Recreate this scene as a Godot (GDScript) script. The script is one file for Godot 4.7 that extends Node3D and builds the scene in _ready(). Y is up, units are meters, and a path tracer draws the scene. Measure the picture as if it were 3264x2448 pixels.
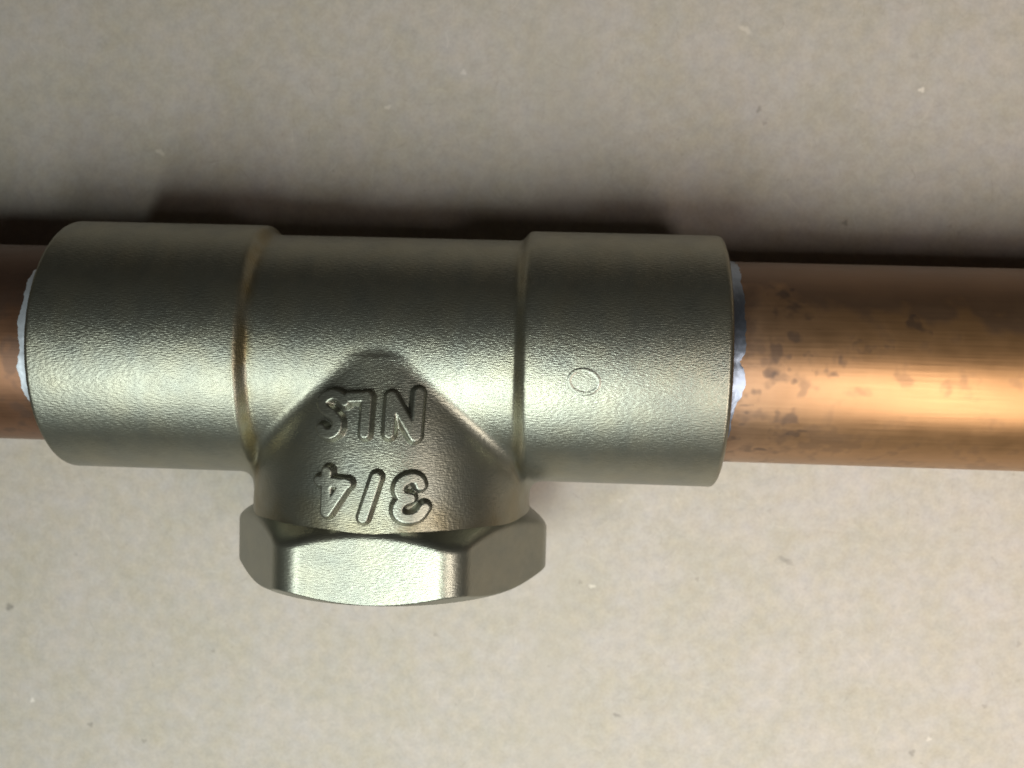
extends Node3D
# A soldered pipe tee on kraft board, seen from close above. Shapes are worked out in millimetres and stored in metres.

const MM := 0.001
const AXIS_H := 14.40          # height of the run's axis above the board
const TILT := 0.080            # the branch leans up because its hexagon is larger than the sockets
const HUB_R := 13.93
const RUN_R := 12.89
const X_LEFT := -36.23
const X_RIGHT := 35.85
const PIPE_R := 11.11
const HEX_A := 15.76
const HEX_ROUND := 4.0
const HEX_END := 24.85

var bronze: StandardMaterial3D
var bronze_hex: StandardMaterial3D
var solder_mat: StandardMaterial3D


func _ready() -> void:
	make_camera()
	make_environment()
	make_lights()
	make_materials()
	make_board()
	make_tee()


# ---------------------------------------------------------------- camera, air, lamps
func make_camera() -> void:
	var cam := Camera3D.new()
	cam.name = "camera"
	cam.fov = 39.171
	cam.near = 0.002
	cam.far = 20.0
	var right := Vector3(0.9984727, -0.0505660, -0.0222577)
	var up := Vector3(-0.0292618, -0.1423005, -0.9893909)
	var back := Vector3(0.0468623, 0.9885310, -0.1435628)
	cam.transform = Transform3D(Basis(right, up, back).orthonormalized(), Vector3(18.925, 134.985, -14.311) * MM)
	# the telephone's lens is focused a little short, which leaves everything slightly soft
	var lens := CameraAttributesPhysical.new()
	lens.frustum_focal_length = 12.0 / tan(deg_to_rad(39.171 / 2.0))
	lens.frustum_near = 0.002
	lens.frustum_far = 20.0
	lens.frustum_focus_distance = 0.092
	lens.exposure_aperture = 64.0
	cam.attributes = lens
	add_child(cam)
	cam.current = true


func make_environment() -> void:
	var env := Environment.new()
	env.background_mode = Environment.BG_COLOR
	env.background_color = Color(0.62, 0.56, 0.50)
	env.background_energy_multiplier = 0.055
	env.tonemap_mode = Environment.TONE_MAPPER_LINEAR
	env.tonemap_exposure = 1.0
	env.sdfgi_enabled = true
	env.ssao_enabled = true
	env.ssil_enabled = true
	var we := WorldEnvironment.new()
	we.name = "environment"
	we.environment = env
	add_child(we)


func area_lamp(called: String, at: Vector3, aim: Vector3, size: Vector2, energy: float, color: Color) -> void:
	var l := AreaLight3D.new()
	l.name = called
	l.area_size = size
	l.area_normalize_energy = true
	l.light_energy = energy
	l.light_color = color
	l.shadow_enabled = true
	add_child(l)
	# the long side of the lamp (its own y) lies along the room's depth
	l.look_at_from_position(at, aim, Vector3(0, 0, -1))


func make_lights() -> void:
	# three unseen tubes running frontward, set near and leaned to dim the far left
	tube("left_tube_light", Vector3(-0.120, 0.25, 0.160), Vector2(0.95, 0.50), Vector2(0.036, 0.29), 0.064, Color(0.955, 1.0, 0.98))
	tube("middle_tube_light", Vector3(0.001, 0.158, 0.114), Vector2(0.32, 0.20), Vector2(0.026, 0.203), 0.0295, Color(0.95, 1.0, 0.98))
	tube("right_tube_light", Vector3(0.112, 0.165, 0.072), Vector2(0.55, -0.45), Vector2(0.056, 0.16), 0.038, Color(1.0, 0.955, 0.92))


func tube(called: String, at: Vector3, lean: Vector2, size: Vector2, energy: float, color: Color) -> void:
	# faces down with a lean, its long side along z
	area_lamp(called, at, at + Vector3(lean.x, -1.0, lean.y), size, energy, color)


# ---------------------------------------------------------------- small helpers
func lin(r: float, g: float, b: float) -> Color:
	return Color(r, g, b).linear_to_srgb()


func noise(kind: int, freq: float, octaves: int, seed_: int) -> FastNoiseLite:
	var n := FastNoiseLite.new()
	n.noise_type = kind
	n.frequency = freq
	n.fractal_octaves = octaves
	n.fractal_type = FastNoiseLite.FRACTAL_FBM if octaves > 1 else FastNoiseLite.FRACTAL_NONE
	n.seed = seed_
	return n


func noise_bytes(w: int, h: int, freq: float, octaves: int, seed_: int) -> PackedByteArray:
	var im: Image = noise(FastNoiseLite.TYPE_SIMPLEX_SMOOTH, freq, octaves, seed_).get_seamless_image(w, h, false, false, 0.1, true)
	im.convert(Image.FORMAT_L8)
	return im.get_data()


func stretched(w: int, h: int, sx: int, freq: float, octaves: int, seed_: int) -> PackedByteArray:
	# noise drawn narrow and pulled out along x, so its grain lies along x
	var im: Image = noise(FastNoiseLite.TYPE_SIMPLEX_SMOOTH, freq, octaves, seed_).get_seamless_image(w / sx, h, false, false, 0.1, true)
	im.convert(Image.FORMAT_L8)
	im.resize(w, h, Image.INTERPOLATE_CUBIC)
	return im.get_data()


func put(parent: Node, called: String, mesh: Mesh, mat: Material) -> MeshInstance3D:
	var m := MeshInstance3D.new()
	m.name = called
	m.mesh = mesh
	m.material_override = mat
	parent.add_child(m, true)
	return m


func arrays_mesh(v: PackedVector3Array, n: PackedVector3Array, idx: PackedInt32Array, uv := PackedVector2Array(), color := PackedColorArray()) -> ArrayMesh:
	var a := []
	a.resize(Mesh.ARRAY_MAX)
	a[Mesh.ARRAY_VERTEX] = v
	a[Mesh.ARRAY_NORMAL] = n
	a[Mesh.ARRAY_INDEX] = idx
	if uv.size():
		a[Mesh.ARRAY_TEX_UV] = uv
	if color.size():
		a[Mesh.ARRAY_COLOR] = color
	var m := ArrayMesh.new()
	m.add_surface_from_arrays(Mesh.PRIMITIVE_TRIANGLES, a)
	return m


# a sheet of (rows x cols) points, its normals from its own neighbours; "out" tells which side is the front
func grid_mesh(pts: PackedVector3Array, rows: int, cols: int, wrap: bool, flip: bool, uv := PackedVector2Array()) -> ArrayMesh:
	var nor := PackedVector3Array()
	nor.resize(pts.size())
	for i in rows:
		for j in cols:
			var j0 := j - 1
			var j1 := j + 1
			if wrap:
				# the last column repeats the first
				if j0 < 0:
					j0 = cols - 2
				if j1 > cols - 1:
					j1 = 1
			else:
				j0 = maxi(j0, 0)
				j1 = mini(j1, cols - 1)
			var du := pts[i * cols + j1] - pts[i * cols + j0]
			var dv := pts[mini(i + 1, rows - 1) * cols + j] - pts[maxi(i - 1, 0) * cols + j]
			var c := du.cross(dv)
			c = c.normalized() if c.length() > 1e-14 else Vector3.UP
			nor[i * cols + j] = -c if flip else c
	var idx := PackedInt32Array()
	for i in rows - 1:
		for j in cols - 1:
			var a := i * cols + j
			var b := a + 1
			var c := a + cols
			var d := c + 1
			if flip:
				idx.append_array(PackedInt32Array([a, b, c, b, d, c]))
			else:
				idx.append_array(PackedInt32Array([a, c, b, b, c, d]))
	return arrays_mesh(pts, nor, idx, uv)


# ---------------------------------------------------------------- materials
func make_materials() -> void:
	# grain of the sand casting: fine pits, drawn out along the run
	var w := 1024
	var h := 1024
	var a := stretched(w, h, 4, 0.095, 1, 11)
	var b := stretched(w, h, 3, 0.20, 1, 12)
	var c := noise_bytes(w, h, 0.03, 2, 13)
	var grain := PackedByteArray()
	grain.resize(w * h)
	for i in w * h:
		grain[i] = clampi(int(0.62 * a[i] + 0.28 * b[i] + 0.10 * c[i]), 0, 255)
	var grain_tex := ImageTexture.create_from_image(Image.create_from_data(w, h, false, Image.FORMAT_L8, grain))
	# tone: weak brownish and greenish clouds in the metal's skin
	var t1 := noise_bytes(256, 256, 0.012, 3, 21)
	var t2 := noise_bytes(256, 256, 0.05, 2, 22)
	var tone := PackedByteArray()
	tone.resize(256 * 256 * 3)
	for i in 256 * 256:
		var k := (t1[i] - 128.0) / 128.0
		var q := (t2[i] - 128.0) / 128.0
		var l := 1.0 + 0.10 * k + 0.06 * q
		var s := Color(0.252 * l * (1.0 + 0.03 * k), 0.250 * l, 0.206 * l * (1.0 - 0.05 * k)).linear_to_srgb()
		tone[i * 3] = int(s.r * 255)
		tone[i * 3 + 1] = int(s.g * 255)
		tone[i * 3 + 2] = int(s.b * 255)
	var tone_tex := ImageTexture.create_from_image(Image.create_from_data(256, 256, false, Image.FORMAT_RGB8, tone))
	bronze = StandardMaterial3D.new()
	bronze.resource_name = "cast_bronze"
	bronze.albedo_texture = tone_tex
	bronze.metallic = 0.93
	bronze.roughness = 0.375
	bronze.vertex_color_use_as_albedo = true
	bronze.uv1_triplanar = true
	bronze.uv1_scale = Vector3(60, 60, 60)
	bronze.heightmap_enabled = true
	bronze.heightmap_texture = grain_tex
	bronze.heightmap_scale = 0.0035
	bronze_hex = bronze.duplicate()
	bronze_hex.resource_name = "turned_bronze"
	bronze_hex.roughness = 0.36
	bronze_hex.heightmap_scale = 0.0026
	solder_mat = StandardMaterial3D.new()
	solder_mat.resource_name = "solder"
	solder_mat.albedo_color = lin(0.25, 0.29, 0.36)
	solder_mat.metallic = 1.0
	solder_mat.roughness = 0.42
	solder_mat.uv1_triplanar = true
	solder_mat.uv1_scale = Vector3(20, 20, 20)
	solder_mat.heightmap_enabled = true
	solder_mat.heightmap_texture = ImageTexture.create_from_image(Image.create_from_data(w, h, false, Image.FORMAT_L8, c))
	solder_mat.heightmap_scale = 0.003


func copper(seed_: int, spots: Array, dark: float, green: float) -> StandardMaterial3D:
	var w := 1024                # along the pipe, 90 mm
	var h := 768                 # round it
	var n1 := noise_bytes(w, h, 0.006, 4, seed_)
	var n2 := noise_bytes(w, h, 0.020, 3, seed_ + 1)
	var n3 := stretched(w, h, 32, 0.22, 2, seed_ + 2)
	var n4 := noise_bytes(w, h, 0.05, 2, seed_ + 3)
	# spots: [mm from the pipe's start, angle, half length mm, half angle]
	var spot := PackedFloat32Array()
	spot.resize(w * h)
	for s in spots:
		var sx: float = s[0] / 90.0 * w
		var sy: float = (s[1] + PI) / TAU * h
		var rx: float = s[2] / 90.0 * w
		var ry: float = s[3] / TAU * h
		for y in range(maxi(0, int(sy - 2.2 * ry)), mini(h, int(sy + 2.2 * ry) + 2)):
			for x in range(maxi(0, int(sx - 2.2 * rx)), mini(w, int(sx + 2.2 * rx) + 2)):
				var wob := (n4[y * w + x] - 128.0) / 128.0
				var d := sqrt(pow((x - sx) / rx, 2) + pow((y - sy) / ry, 2)) + 2.4 * wob
				spot[y * w + x] = maxf(spot[y * w + x], 1.0 - smoothstep(-0.4, 1.9, d))
	var col := PackedByteArray()
	var rough := PackedByteArray()
	col.resize(w * h * 3)
	rough.resize(w * h)
	for y in h:
		for x in w:
			var i := y * w + x
			var mm := x * 90.0 / w
			var k := (n1[i] - 128.0) / 128.0
			var q := (n2[i] - 128.0) / 128.0
			var r := (n3[i] - 128.0) / 128.0
			var heat := exp(-mm / 9.0)                                     # the torch's marks near the joint
			var blot := smoothstep(0.0, 0.75, 0.6 * k + 0.9 * q + 0.5 * ((n4[i] - 128.0) / 128.0) + 0.30 * heat - 0.05) * (0.24 + 0.58 * heat)
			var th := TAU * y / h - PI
			# brown tarnish and painted shade on the side away from the front, its edge uneven, and smoky cloud near the joint
			var tarnish_shade := smoothstep(0.0, 0.45, -th - 0.42 + 0.45 * k + 0.28 * q) * 0.62
			var smoke := smoothstep(-0.1, 0.7, 0.8 * q + 0.5 * k + 1.1 * heat - 0.55) * 0.42
			var st := clampf(spot[i] * 0.62 + maxf(blot, maxf(tarnish_shade, smoke)), 0.0, 0.92)
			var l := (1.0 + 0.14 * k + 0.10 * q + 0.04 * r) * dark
			var pale := 0.6 * heat
			var c := Color(0.385 * l, (0.218 + 0.08 * pale) * l, (0.098 + 0.18 * pale) * l)
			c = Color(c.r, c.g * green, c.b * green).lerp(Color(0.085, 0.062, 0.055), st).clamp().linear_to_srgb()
			col[i * 3] = int(c.r * 255)
			col[i * 3 + 1] = int(c.g * 255)
			col[i * 3 + 2] = int(c.b * 255)
			rough[i] = clampi(int(255 * (0.39 + 0.08 * st + 0.03 * q + 0.03 * r + 0.06 * heat)), 0, 255)
	var m := StandardMaterial3D.new()
	m.resource_name = "copper"
	m.albedo_texture = ImageTexture.create_from_image(Image.create_from_data(w, h, false, Image.FORMAT_RGB8, col))
	m.roughness = 1.0
	m.roughness_texture = ImageTexture.create_from_image(Image.create_from_data(w, h, false, Image.FORMAT_L8, rough))
	m.metallic = 0.83
	m.metallic_specular = 0.35
	m.heightmap_enabled = true
	m.heightmap_texture = ImageTexture.create_from_image(Image.create_from_data(w, h, false, Image.FORMAT_L8, n3))
	m.heightmap_scale = 0.0005
	return m


# ---------------------------------------------------------------- the board
func make_board() -> void:
	var w := 1600                # 0.1 mm a pixel: x from -69.5 to 90.5 mm, z from -56 to 64 mm
	var h := 1200
	var n1 := noise_bytes(w, h, 0.010, 3, 31)
	var n2 := noise_bytes(w, h, 0.045, 3, 32)
	var n3 := noise_bytes(w, h, 0.16, 2, 33)
	var n4 := noise_bytes(w, h, 0.035, 2, 34)
	var add := PackedFloat32Array()
	add.resize(w * h)
	var rng := RandomNumberGenerator.new()
	rng.seed = 5
	# fibres pressed into the sheet
	for f in 5200:
		var p := Vector2(rng.randf() * w, rng.randf() * h)
		var ang := rng.randfn(0.0, 0.9)
		var bend := rng.randfn(0.0, 0.05)
		var s := rng.randfn(0.0, 0.045)
		for k in rng.randi_range(6, 26):
			p += Vector2(cos(ang), sin(ang))
			ang += bend
			var px := posmod(int(p.x), w)
			var py := posmod(int(p.y), h)
			add[py * w + px] += s
			add[posmod(py + 1, h) * w + px] += 0.6 * s
	for f in 420:                # small specks of bark and bleached pulp
		var p := Vector2(rng.randf() * w, rng.randf() * h)
		blot(add, w, h, p, Vector2(rng.randf_range(1.0, 2.6), rng.randf_range(1.0, 2.2)), rng.randf() * PI, rng.randf_range(-0.22, 0.12))
	# the larger flecks: x, z, half sizes in mm, strength
	var flecks := [
		[52.7, -15.8, 0.41, 0.41, -1.0], [41.6, -29.1, 0.29, 0.52, -0.7], [42.3, -27.5, 0.35, 0.29, -0.6], [-54.1, 37.3, 0.64, 0.58, -1.0], [-43.6, 53.5, 0.47, 0.41, -0.8], [-36.3, 55.5, 0.47, 0.35, -0.8],
		[-26.5, 42.3, 0.35, 0.35, -0.5], [3.2, 38.8, 0.52, 0.35, -0.4], [36.9, 29.9, 0.35, 0.35, -0.6], [27.2, 48.9, 0.64, 0.29, -0.8], [65.8, 52.3, 0.47, 0.58, -0.9], [21.9, 30.9, 0.35, 0.35, -0.5],
		[45.6, 20.6, 0.35, 0.35, -0.4], [48.2, 27.1, 1.28, 0.41, -0.6], [74.5, 45.5, 0.41, 0.29, -0.6], [78.1, 36.9, 0.35, 0.52, -0.4], [-32.1, -22.7, 0.76, 0.35, 1.0], [-3.5, -28.6, 0.52, 0.29, 0.8],
		[5.7, -32.9, 0.41, 0.41, 0.8], [39.5, -38.4, 1.05, 0.41, 0.7], [60.7, -31.7, 0.47, 0.35, 1.6], [-51.5, 50.4, 0.35, 0.41, 1.2], [23.4, 31.4, 0.52, 0.29, 1.2], [67.8, 50.3, 0.41, 0.35, 0.9],
		[26.7, 19.9, 0.52, 0.29, 0.4], [46.1, -9.5, 0.47, 0.35, 0.3], [59.6, -35.6, 0.70, 0.41, -0.3], [37.8, 17.5, 0.41, 0.29, -0.7],
	]
	for f in flecks:
		var turn := 0.5 if f[2] > 1.0 or f[2] == 0.76 else rng.randf_range(-0.5, 0.5)
		blot(add, w, h, Vector2((f[0] + 69.5) * 10.0, (f[1] + 56.0) * 10.0), Vector2(f[2], f[3]) * 9.0, turn, f[4] * 0.46)
	var col := PackedByteArray()
	var hgt := PackedByteArray()
	col.resize(w * h * 3)
	hgt.resize(w * h)
	for i in w * h:
		var k := (n1[i] - 128.0) / 128.0
		var q := (n2[i] - 128.0) / 128.0
		var r := (n3[i] - 128.0) / 128.0
		var t := (n4[i] - 128.0) / 128.0
		var l := maxf(0.12, 1.0 + 0.04 * k + 0.08 * q + 0.06 * r + 0.75 * add[i])
		var c := Color(0.412 * l * (1.0 + 0.02 * t), 0.360 * l, 0.314 * l * (1.0 - 0.04 * t + 0.05 * k))
		c = c.clamp().linear_to_srgb()
		col[i * 3] = int(c.r * 255)
		col[i * 3 + 1] = int(c.g * 255)
		col[i * 3 + 2] = int(c.b * 255)
		hgt[i] = clampi(int(128 + 60 * q + 40 * r), 0, 255)
	var m := StandardMaterial3D.new()
	m.resource_name = "kraft_board"
	m.albedo_texture = ImageTexture.create_from_image(Image.create_from_data(w, h, false, Image.FORMAT_RGB8, col))
	m.roughness = 0.82
	m.metallic_specular = 0.3
	m.heightmap_enabled = true
	m.heightmap_texture = ImageTexture.create_from_image(Image.create_from_data(w, h, false, Image.FORMAT_L8, hgt))
	m.heightmap_scale = 0.004
	# a sheet 2.5 mm thick
	var x0 := -240.0
	var x1 := 260.0
	var z0 := -200.0
	var z1 := 210.0
	var th := 2.5
	var st := SurfaceTool.new()
	st.begin(Mesh.PRIMITIVE_TRIANGLES)
	var quad := func(a: Vector3, b: Vector3, c: Vector3, d: Vector3, n: Vector3):
		for p in [a, b, c, a, c, d]:
			st.set_normal(n)
			st.set_uv(Vector2((p.x + 69.5 + p.y) / 160.0, (p.z + 56.0 + p.y) / 120.0))
			st.add_vertex(p * MM)
	quad.call(Vector3(x0, 0, z0), Vector3(x1, 0, z0), Vector3(x1, 0, z1), Vector3(x0, 0, z1), Vector3.UP)
	quad.call(Vector3(x0, -th, z1), Vector3(x1, -th, z1), Vector3(x1, -th, z0), Vector3(x0, -th, z0), Vector3.DOWN)
	quad.call(Vector3(x0, 0, z1), Vector3(x1, 0, z1), Vector3(x1, -th, z1), Vector3(x0, -th, z1), Vector3.BACK)
	quad.call(Vector3(x1, 0, z0), Vector3(x0, 0, z0), Vector3(x0, -th, z0), Vector3(x1, -th, z0), Vector3.FORWARD)
	quad.call(Vector3(x1, 0, z1), Vector3(x1, 0, z0), Vector3(x1, -th, z0), Vector3(x1, -th, z1), Vector3.RIGHT)
	quad.call(Vector3(x0, 0, z0), Vector3(x0, 0, z1), Vector3(x0, -th, z1), Vector3(x0, -th, z0), Vector3.LEFT)
	var o := put(self, "tabletop", st.commit(), m)
	o.set_meta("kind", "structure")
	o.set_meta("label", "speckled grey-brown kraft board that the fitting and pipes lie on")


func blot(to: PackedFloat32Array, w: int, h: int, at: Vector2, size: Vector2, turn: float, amount: float) -> void:
	var reach := int(maxf(size.x, size.y) * 1.6) + 2
	for y in range(-reach, reach + 1):
		for x in range(-reach, reach + 1):
			var p := Vector2(x, y).rotated(-turn)
			var d := Vector2(p.x / size.x, p.y / size.y).length()
			d += 0.22 * sin(3.0 * atan2(p.y, p.x) + at.x)
			var i := posmod(int(at.y) + y, h) * w + posmod(int(at.x) + x, w)
			to[i] += amount * (1.0 - smoothstep(0.45, 1.25, d))


# ---------------------------------------------------------------- the fitting's shape
func run_radius(x: float) -> float:
	return lerpf(RUN_R, HUB_R, smoothstep(13.5, 14.95, absf(x - 0.3)))


func branch_radius(z: float) -> float:
	var b := 13.10 + (0.225 if z > 0.0 else 0.45) * z
	return b if b < 14.4 else 14.4 + 1.35 * (1.0 - exp(-(b - 14.4) / 1.35))


# distance (mm) to the cast body: run, sockets and branch; the branch lies along +z
func sdf(p: Vector3) -> float:
	var ry := sqrt(p.y * p.y + p.z * p.z)
	var dr := (ry - run_radius(p.x)) * 0.86
	var ex := maxf(p.x - X_RIGHT, X_LEFT - p.x)
	# rounded rim of the sockets
	var a := dr + 0.55
	var b := ex + 0.55
	dr = minf(maxf(a, b), 0.0) + sqrt(pow(maxf(a, 0.0), 2) + pow(maxf(b, 0.0), 2)) - 0.55
	var rx := sqrt(p.x * p.x + p.y * p.y)
	var db := maxf(rx - branch_radius(p.z), -3.5 - p.z)
	var dot := p.y * p.y / maxf(rx * ry, 1e-4)
	var k := 0.22 + 1.7 * clampf(1.0 - dot, 0.0, 1.0)
	var hgap := maxf(k - absf(dr - db), 0.0) / k
	var d := minf(dr, db) - hgap * hgap * k * 0.25
	d = maxf(d, p.z - 18.3)
	if p.z > 6.0:
		d = maxf(d, minf(10.9 - rx, p.z - 8.0))
	return d


func sdf_normal(p: Vector3) -> Vector3:
	var e := 0.06
	return Vector3(sdf(p + Vector3(e, 0, 0)) - sdf(p - Vector3(e, 0, 0)), sdf(p + Vector3(0, e, 0)) - sdf(p - Vector3(0, e, 0)), sdf(p + Vector3(0, 0, e)) - sdf(p - Vector3(0, 0, e))).normalized()


# surface nets over the blocks that the surface crosses; returns [body, left socket, right socket]
func cast_meshes() -> Array:
	var cell := 0.36
	var lo := Vector3(X_LEFT - 0.7, -16.6, -14.7)
	var nx := int((X_RIGHT - X_LEFT + 1.6) / cell) / 4 * 4 + 5
	var ny := int(33.4 / cell) / 4 * 4 + 5
	var nz := int(35.2 / cell) / 4 * 4 + 5
	var val := PackedFloat32Array()
	val.resize(nx * ny * nz)
	val.fill(1e9)
	var blocks := PackedInt32Array()
	for bz in (nz - 1) / 4:
		for by in (ny - 1) / 4:
			for bx in (nx - 1) / 4:
				if absf(sdf(lo + Vector3(bx * 4 + 2, by * 4 + 2, bz * 4 + 2) * cell)) > 4.2 * cell:
					continue
				blocks.append_array(PackedInt32Array([bx * 4, by * 4, bz * 4]))
				for z in range(bz * 4, bz * 4 + 5):
					for y in range(by * 4, by * 4 + 5):
						for x in range(bx * 4, bx * 4 + 5):
							var i := (z * ny + y) * nx + x
							if val[i] > 1e8:
								val[i] = sdf(lo + Vector3(x, y, z) * cell)
	var at := PackedInt32Array()
	at.resize(nx * ny * nz)
	at.fill(-1)
	var v := PackedVector3Array()
	var n := PackedVector3Array()
	var cells := PackedInt32Array()
	var step := [1, nx, nx * ny]
	for q in range(0, blocks.size(), 3):
		for z in range(blocks[q + 2], blocks[q + 2] + 4):
			for y in range(blocks[q + 1], blocks[q + 1] + 4):
				for x in range(blocks[q], blocks[q] + 4):
					var i := (z * ny + y) * nx + x
					var inside := 0
					for c in 8:
						if val[i + (c & 1) + (c >> 1 & 1) * nx + (c >> 2) * nx * ny] < 0.0:
							inside += 1
					if inside == 0 or inside == 8:
						continue
					var sum := Vector3.ZERO
					var hits := 0
					for ax in 3:
						for c in 4:
							var o1 := c & 1
							var o2 := c >> 1
							var off := Vector3i(0, o1, o2) if ax == 0 else Vector3i(o1, 0, o2) if ax == 1 else Vector3i(o1, o2, 0)
							var i0 := i + off.x + off.y * nx + off.z * nx * ny
							var va := val[i0]
							var vb := val[i0 + step[ax]]
							if (va < 0.0) != (vb < 0.0):
								var p := Vector3(off)
								p[ax] += va / (va - vb)
								sum += p
								hits += 1
					var pos := lo + (Vector3(x, y, z) + sum / hits) * cell
					var nn := sdf_normal(pos)
					pos -= nn * sdf(pos) * 0.9
					nn = sdf_normal(pos)
					pos -= nn * sdf(pos)
					at[i] = v.size()
					v.append(pos)
					n.append(nn)
					cells.append_array(PackedInt32Array([x, y, z]))
	# the skin is worn grey on the swells and stays brown in the two grooves and round the neck
	var tint := PackedColorArray()
	var patchy := noise(FastNoiseLite.TYPE_SIMPLEX_SMOOTH, 0.16, 3, 91)
	for p in v:
		var groove := exp(-pow((absf(p.x - 0.3) - 14.1) / 0.75, 2)) * (1.0 if p.x < 0.0 else 0.55)
		var rim := exp(-pow(minf(X_RIGHT - p.x, p.x - X_LEFT) / 0.45, 2)) * 0.6
		var neck := smoothstep(12.5, 17.0, p.z) * 0.55
		var cloud := 0.13 * maxf(0.0, patchy.get_noise_3d(p.x, p.y, p.z) * 1.6)
		var b := clampf(maxf(maxf(groove, rim), neck) * (0.75 + 0.8 * patchy.get_noise_3d(p.x * 1.7, p.y * 1.7, p.z * 1.7)) + cloud, 0.0, 1.0)
		tint.append(Color(1.0, 1.0, 1.0).lerp(Color(0.80, 0.66, 0.44), b))
	var parts := [PackedInt32Array(), PackedInt32Array(), PackedInt32Array()]
	for q in range(0, cells.size(), 3):
		var x := cells[q]
		var y := cells[q + 1]
		var z := cells[q + 2]
		var i := (z * ny + y) * nx + x
		for ax in 3:
			var s1: int = step[(ax + 1) % 3]
			var s2: int = step[(ax + 2) % 3]
			var va := val[i]
			var vb := val[i + step[ax]]
			if (va < 0.0) == (vb < 0.0):
				continue
			var a := at[i]
			var b := at[i - s1]
			var c := at[i - s1 - s2]
			var d := at[i - s2]
			if a < 0 or b < 0 or c < 0 or d < 0:
				continue
			var mid := (v[a] + v[b] + v[c] + v[d]) * 0.25
			var which := 0
			if absf(mid.x) > 14.25 and not (mid.z > 6.0 and Vector2(mid.x, mid.y).length() - branch_radius(mid.z) < 0.5):
				which = 1 if mid.x < 0.0 else 2
			# front faces run clockwise: turn each so that its normal agrees with the distance field
			var quad := [a, b, c, d]
			var face := (v[b] - v[a]).cross(v[c] - v[a])
			if face.dot(n[a]) > 0.0:
				quad = [a, d, c, b]
			parts[which].append_array(PackedInt32Array([quad[0], quad[1], quad[2], quad[0], quad[2], quad[3]]))
	var out := []
	for part in parts:
		var back := {}
		var pv := PackedVector3Array()
		var pn := PackedVector3Array()
		var pc := PackedColorArray()
		var pi := PackedInt32Array()
		for k in part:
			if not back.has(k):
				back[k] = pv.size()
				pv.append(v[k] * MM)
				pn.append(n[k])
				pc.append(tint[k])
			pi.append(back[k])
		out.append(arrays_mesh(pv, pn, pi, PackedVector2Array(), pc))
	return out


func hex_radius(phi: float) -> float:
	# regular hexagon with a flat on top (phi = 90 degrees), its corners rounded
	var a := wrapf(phi - PI / 2.0, -PI / 6.0, PI / 6.0)
	var inner := HEX_A - HEX_ROUND
	var half := inner * tan(PI / 6.0)
	var flat_x := HEX_A * tan(absf(a))
	if flat_x <= half:
		return HEX_A / cos(a)
	# the circle of radius HEX_ROUND about (half, inner) in the flat's own axes
	var u := Vector2(sin(absf(a)), cos(a))
	var c := Vector2(half, inner)
	var t := u.dot(c)
	return t + sqrt(maxf(0.0, HEX_ROUND * HEX_ROUND - (c.length_squared() - t * t)))


func hex_mesh() -> ArrayMesh:
	var cols := 433
	var zs := PackedFloat32Array()
	for i in 19:
		zs.append(17.0 + 2.6 * i / 18.0)
	for i in 7:
		zs.append(19.9 + i * 0.5)
	for i in 19:
		zs.append(23.2 + (HEX_END - 23.2) * (i + 1) / 19.0)
	var pts := PackedVector3Array()
	for z in zs:
		for j in cols:
			var phi := TAU * j / (cols - 1)
			var r := hex_radius(phi)
			var rear := 15.0 + (z - 17.0) * 1.45
			var front := 15.72 + (HEX_END - z) * 1.75
			var k := 1.0            # both chamfers run softly into the flats
			r = soft_min(r, rear, k)
			r = soft_min(r, front, 0.15)
			pts.append(Vector3(cos(phi) * r, sin(phi) * r, z) * MM)
	return grid_mesh(pts, zs.size(), cols, true, false)


func soft_min(a: float, b: float, k: float) -> float:
	var h := maxf(k - absf(a - b), 0.0) / k
	return minf(a, b) - h * h * k * 0.25


# a body turned about the z axis from (radius, z) points
func lathe_z(prof: Array, cols: int, flip: bool) -> ArrayMesh:
	var pts := PackedVector3Array()
	for p in prof:
		for j in cols:
			var phi := TAU * j / (cols - 1)
			pts.append(Vector3(cos(phi) * p.x, sin(phi) * p.x, p.y) * MM)
	return grid_mesh(pts, prof.size(), cols, true, flip)


func seg_dist(p: Vector2, a: Vector2, b: Vector2) -> float:
	var ab := b - a
	var t := clampf((p - a).dot(ab) / maxf(ab.length_squared(), 1e-9), 0.0, 1.0)
	return p.distance_to(a + ab * t)


func surface_y(x: float, z: float, start: float) -> float:
	var p := Vector3(x, start, z)
	for i in 24:
		var d := sdf(p)
		if d < 0.003:
			break
		p.y -= d
	return p.y


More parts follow.
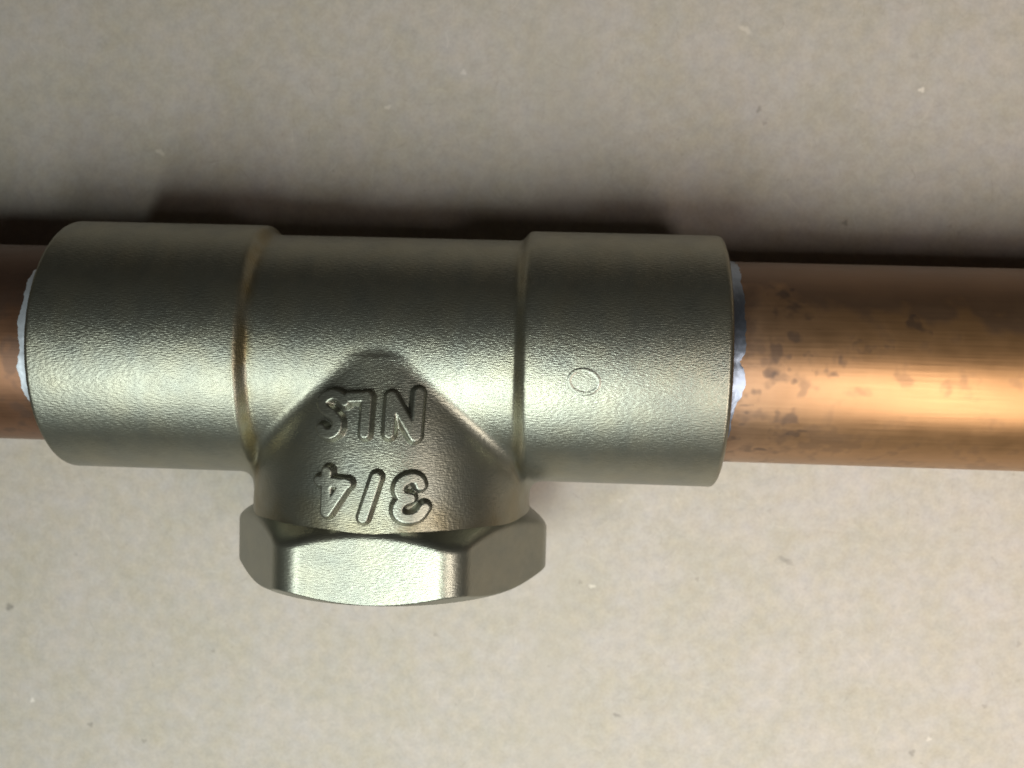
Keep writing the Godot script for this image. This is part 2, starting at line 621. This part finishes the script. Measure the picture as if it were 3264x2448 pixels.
# a raised character: a fine sheet that lies just inside the casting away from the strokes and rises over them
func relief(strokes: Array, core: float, foot: float, height: float, pitch: float) -> ArrayMesh:
	var lo := Vector2(1e9, 1e9)
	var hi := -lo
	for s in strokes:
		for p in s:
			lo = lo.min(p)
			hi = hi.max(p)
	lo -= Vector2(foot, foot) * 1.25
	hi += Vector2(foot, foot) * 1.25
	var cols := int((hi.x - lo.x) / pitch) + 2
	var rows := int((hi.y - lo.y) / pitch) + 2
	var pts := PackedVector3Array()
	var keep := PackedByteArray()
	for i in rows:
		for j in cols:
			var q := lo + Vector2(j, i) * pitch
			var d := 1e9
			for s in strokes:
				for k in s.size() - 1:
					d = minf(d, seg_dist(q, s[k], s[k + 1]))
			if d > foot * 1.2:
				pts.append(Vector3.ZERO)
				keep.append(0)
				continue
			var up := (1.0 - smoothstep(core, foot, d)) * height - 0.03
			var y := surface_y(q.x, q.y, 17.0)
			var p := Vector3(q.x, y, q.y)
			pts.append((p + sdf_normal(p) * up) * MM)
			keep.append(1)
	var nor := PackedVector3Array()
	nor.resize(pts.size())
	var idx := PackedInt32Array()
	for i in rows - 1:
		for j in cols - 1:
			var a := i * cols + j
			if keep[a] and keep[a + 1] and keep[a + cols] and keep[a + cols + 1]:
				idx.append_array(PackedInt32Array([a, a + 1, a + cols, a + 1, a + cols + 1, a + cols]))
	for t in range(0, idx.size(), 3):
		var f := (pts[idx[t + 2]] - pts[idx[t]]).cross(pts[idx[t + 1]] - pts[idx[t]])
		for k in 3:
			nor[idx[t + k]] += f
	var back := {}
	var pv := PackedVector3Array()
	var pn := PackedVector3Array()
	for k in idx.size():
		var i := idx[k]
		if not back.has(i):
			back[i] = pv.size()
			pv.append(pts[i])
			pn.append(nor[i].normalized() if nor[i].length() > 0.0 else Vector3.UP)
		idx[k] = back[i]
	return arrays_mesh(pv, pn, idx)


func upper(u: float, v: float) -> Vector2:
	return Vector2(-5.02 + (u - 350.0) * 0.00691, 4.17 + (v - 400.0) * 0.00705 - (u - 350.0) * 0.0002)


func lower(u: float, v: float) -> Vector2:
	return Vector2(-4.20 + (u - 420.0) * 0.00692, 11.28 + (v - 200.0) * 0.00692 - (u - 420.0) * 0.00023)


func stroke(f: Callable, flat: Array) -> Array:
	var out := []
	for i in range(0, flat.size(), 2):
		out.append(f.call(float(flat[i]), float(flat[i + 1])))
	return out


func rounded(pts: Array) -> Array:
	# a smooth curve through the points
	var c := Curve2D.new()
	for i in pts.size():
		var t: Vector2 = (pts[mini(i + 1, pts.size() - 1)] - pts[maxi(i - 1, 0)]) / 6.0
		c.add_point(pts[i], -t, t)
	var out := []
	var n := 22
	for i in n + 1:
		out.append(c.sample_baked(c.get_baked_length() * i / n, true))
	return out


# ---------------------------------------------------------------- pipes and solder
func pipe_mesh(dir: float, start: float, length: float) -> ArrayMesh:
	var cols := 145
	var pts := PackedVector3Array()
	var uv := PackedVector2Array()
	var prof := [Vector2(start, PIPE_R), Vector2(start + length * 0.25, PIPE_R), Vector2(start + length * 0.5, PIPE_R), Vector2(start + length - 0.4, PIPE_R), Vector2(start + length, PIPE_R - 0.4), Vector2(start + length, PIPE_R - 1.1), Vector2(start + length - 30.0, PIPE_R - 1.1)]
	for p in prof:
		for j in cols:
			var th := -PI + TAU * j / (cols - 1)
			pts.append(Vector3(p.x * dir, cos(th) * p.y, sin(th) * p.y) * MM)
			uv.append(Vector2((p.x - start) / 90.0, float(j) / (cols - 1)))
	return grid_mesh(pts, prof.size(), cols, true, dir > 0.0, uv)


# the fillet of solder that runs out from the socket onto the pipe, its edge ragged
func solder_mesh(dir: float, at: float, left: bool) -> ArrayMesh:
	var n := noise(FastNoiseLite.TYPE_SIMPLEX_SMOOTH, 1.0, 3, 7 if left else 8)
	var cols := 361
	var rows := 12
	var pts := PackedVector3Array()
	for i in rows:
		var s := float(i) / (rows - 1)
		for j in cols:
			var th := -PI + TAU * j / (cols - 1)
			var around := Vector2(cos(th), sin(th)) * 2.6
			var w := n.get_noise_2d(around.x * 1.5, around.y * 1.5)
			var fine := n.get_noise_2d(around.x * 3.6 + 9.0, around.y * 3.6)
			var reach := 0.0
			if left:
				reach = lerpf(2.2, 1.1, smoothstep(0.30, 0.75, th)) + 0.30 * w + 0.18 * fine
				reach -= 0.6 * smoothstep(0.7, 1.2, absf(th))
			else:
				reach = lerpf(1.75, 0.75, smoothstep(0.12, 0.42, th)) - 0.45 * smoothstep(0.5, 1.1, th)
				reach += 0.30 * exp(-pow((th - 0.05) / 0.10, 2)) - 0.55 * exp(-pow((th + 0.12) / 0.06, 2))
				reach += 0.25 * w + 0.22 * fine * (1.0 - smoothstep(0.2, 0.5, th))
			reach = maxf(reach, 0.3)
			var lump := 0.03 * n.get_noise_2d(th * 5.0, s * 3.0)
			var r := PIPE_R - 0.04 + 0.36 * pow(1.0 - s, 2.0) + lump * sin(PI * s) + 0.05 * (1.0 - pow(s, 8.0))
			pts.append(Vector3((at - 0.35 + (reach + 0.35) * s) * dir, cos(th) * r, sin(th) * r) * MM)
	return grid_mesh(pts, rows, cols, true, dir > 0.0)


# ---------------------------------------------------------------- the whole assembly
func make_tee() -> void:
	var tee := Node3D.new()
	tee.name = "pipe_tee"
	tee.set_meta("label", "cast bronze pipe tee with hexagonal branch soldered between two copper pipes on kraft board")
	tee.set_meta("category", "pipe fitting")
	add_child(tee)
	# each part carries the lift off the board and the lean of the branch itself
	var pose := Transform3D(Basis(Vector3.RIGHT, -TILT), Vector3(0, AXIS_H * MM, 0))

	var cast := cast_meshes()
	var body := put(tee, "body", cast[0], bronze)
	body.transform = pose
	var socket := put(tee, "socket", cast[1], bronze)
	socket.transform = pose
	socket = put(tee, "socket", cast[2], bronze)
	socket.transform = pose

	var collar := put(tee, "hex_collar", hex_mesh(), bronze_hex)
	collar.transform = pose
	# end face and threaded bore of the branch
	var prof := [Vector2(15.69, HEX_END), Vector2(15.45, HEX_END + 0.06), Vector2(13.1, HEX_END + 0.06), Vector2(12.5, HEX_END - 0.5)]
	var z := HEX_END - 0.7
	while z > 10.0:
		prof.append(Vector2(12.0, z))
		prof.append(Vector2(12.7, z - 0.45))
		prof.append(Vector2(12.7, z - 0.55))
		prof.append(Vector2(12.0, z - 1.0))
		z -= 1.81
	for p in prof:
		p.x = minf(p.x, 15.69)
	put(collar, "threaded_bore", lathe_z(prof, 145, false), bronze_hex)

	var letters := {
		"letter_n": [stroke(upper, [1335, 400, 1330, 910]), stroke(upper, [1345, 400, 1680, 960]), stroke(upper, [1715, 350, 1700, 950])],
		"letter_l": [stroke(upper, [1000, 400, 990, 910]), stroke(upper, [1000, 405, 745, 415])],
		"letter_s": [rounded(stroke(upper, [680, 470, 620, 410, 500, 375, 380, 430, 345, 520, 420, 600, 520, 660, 590, 750, 580, 860, 500, 925, 400, 915, 350, 860]))],
		"numeral_three": [rounded(stroke(lower, [1735, 440, 1700, 360, 1600, 330, 1490, 380, 1445, 480, 1490, 580, 1600, 615])), rounded(stroke(lower, [1600, 615, 1480, 665, 1430, 770, 1470, 870, 1590, 910, 1720, 870, 1800, 760]))],
		"slash": [stroke(lower, [1130, 310, 955, 890])],
		"numeral_four": [stroke(lower, [420, 235, 415, 820]), stroke(lower, [300, 375, 715, 400]), stroke(lower, [690, 410, 425, 820])],
	}
	for called in letters:
		var l := put(body, called, relief(letters[called], 0.42, 0.90, 0.82, 0.10), bronze_hex)
		l.set_meta("label", "raised cast " + called.replace("_", " ") + " on the branch")
	# the small oval mark cast on the right socket
	var oval := []
	for i in 33:
		var a := TAU * i / 32.0
		oval.append(Vector2(21.05 + 1.5 * cos(a), 1.85 + 1.2 * sin(a) + 0.10 * cos(a)))
	put(socket, "cast_mark", relief([oval], 0.04, 0.34, 0.085, 0.09), bronze)

	var right_spots := [
		[40.1, -0.09, 0.77, 0.09], [41.6, -0.48, 1.02, 0.05], [40.8, -0.70, 0.68, 0.05], [41.8, -0.22, 0.68, 0.03], [43.5, -0.06, 0.51, 0.02], [45.1, 0.08, 0.68, 0.03], [46.4, -0.05, 0.34, 0.07],
		[37.6, 0.30, 0.68, 0.04], [41.0, 0.17, 1.02, 0.02], [41.6, 0.54, 1.02, 0.05], [41.8, 0.74, 1.02, 0.04], [37.3, 0.62, 0.37, 0.02], [37.3, 0.50, 0.37, 0.02], [37.2, 0.42, 0.34, 0.01],
		[36.8, 0.83, 0.48, 0.02], [39.6, 0.99, 0.51, 0.02], [38.4, 1.03, 0.54, 0.02], [53.8, -0.37, 0.77, 0.05], [49.4, -0.16, 1.02, 0.03], [39.8, 0.11, 0.51, 0.04], [43.6, 0.69, 0.68, 0.02],
	]
	for s in right_spots:
		s[0] -= 29.55
		s[1] -= 0.14
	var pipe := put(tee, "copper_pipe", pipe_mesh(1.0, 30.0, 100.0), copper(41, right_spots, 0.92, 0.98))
	pipe.position = Vector3(0, AXIS_H * MM, 0)
	pipe.set_meta("label", "long bright copper pipe on the right with dark heat spots")
	var ring := put(pipe, "solder_ring", solder_mesh(1.0, X_RIGHT, false), solder_mat)
	ring.set_meta("label", "ragged silvery solder bead at the right socket")
	pipe = put(tee, "copper_pipe", pipe_mesh(-1.0, 31.0, 100.0), copper(61, [], 0.60, 0.84))  # darker copper than the right pipe: its shade is painted into the colour
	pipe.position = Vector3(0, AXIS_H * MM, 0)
	pipe.set_meta("label", "reddish copper pipe stub at the left edge with shade painted into its colour")
	var bright := solder_mat.duplicate()
	bright.albedo_color = lin(0.72, 0.75, 0.82)  # lighter than the right bead, standing in for lamp light it lacks
	bright.metallic = 0.75
	ring = put(pipe, "solder_ring", solder_mesh(-1.0, -X_LEFT, true), bright)
	ring.set_meta("label", "narrow white solder bead at the left socket")
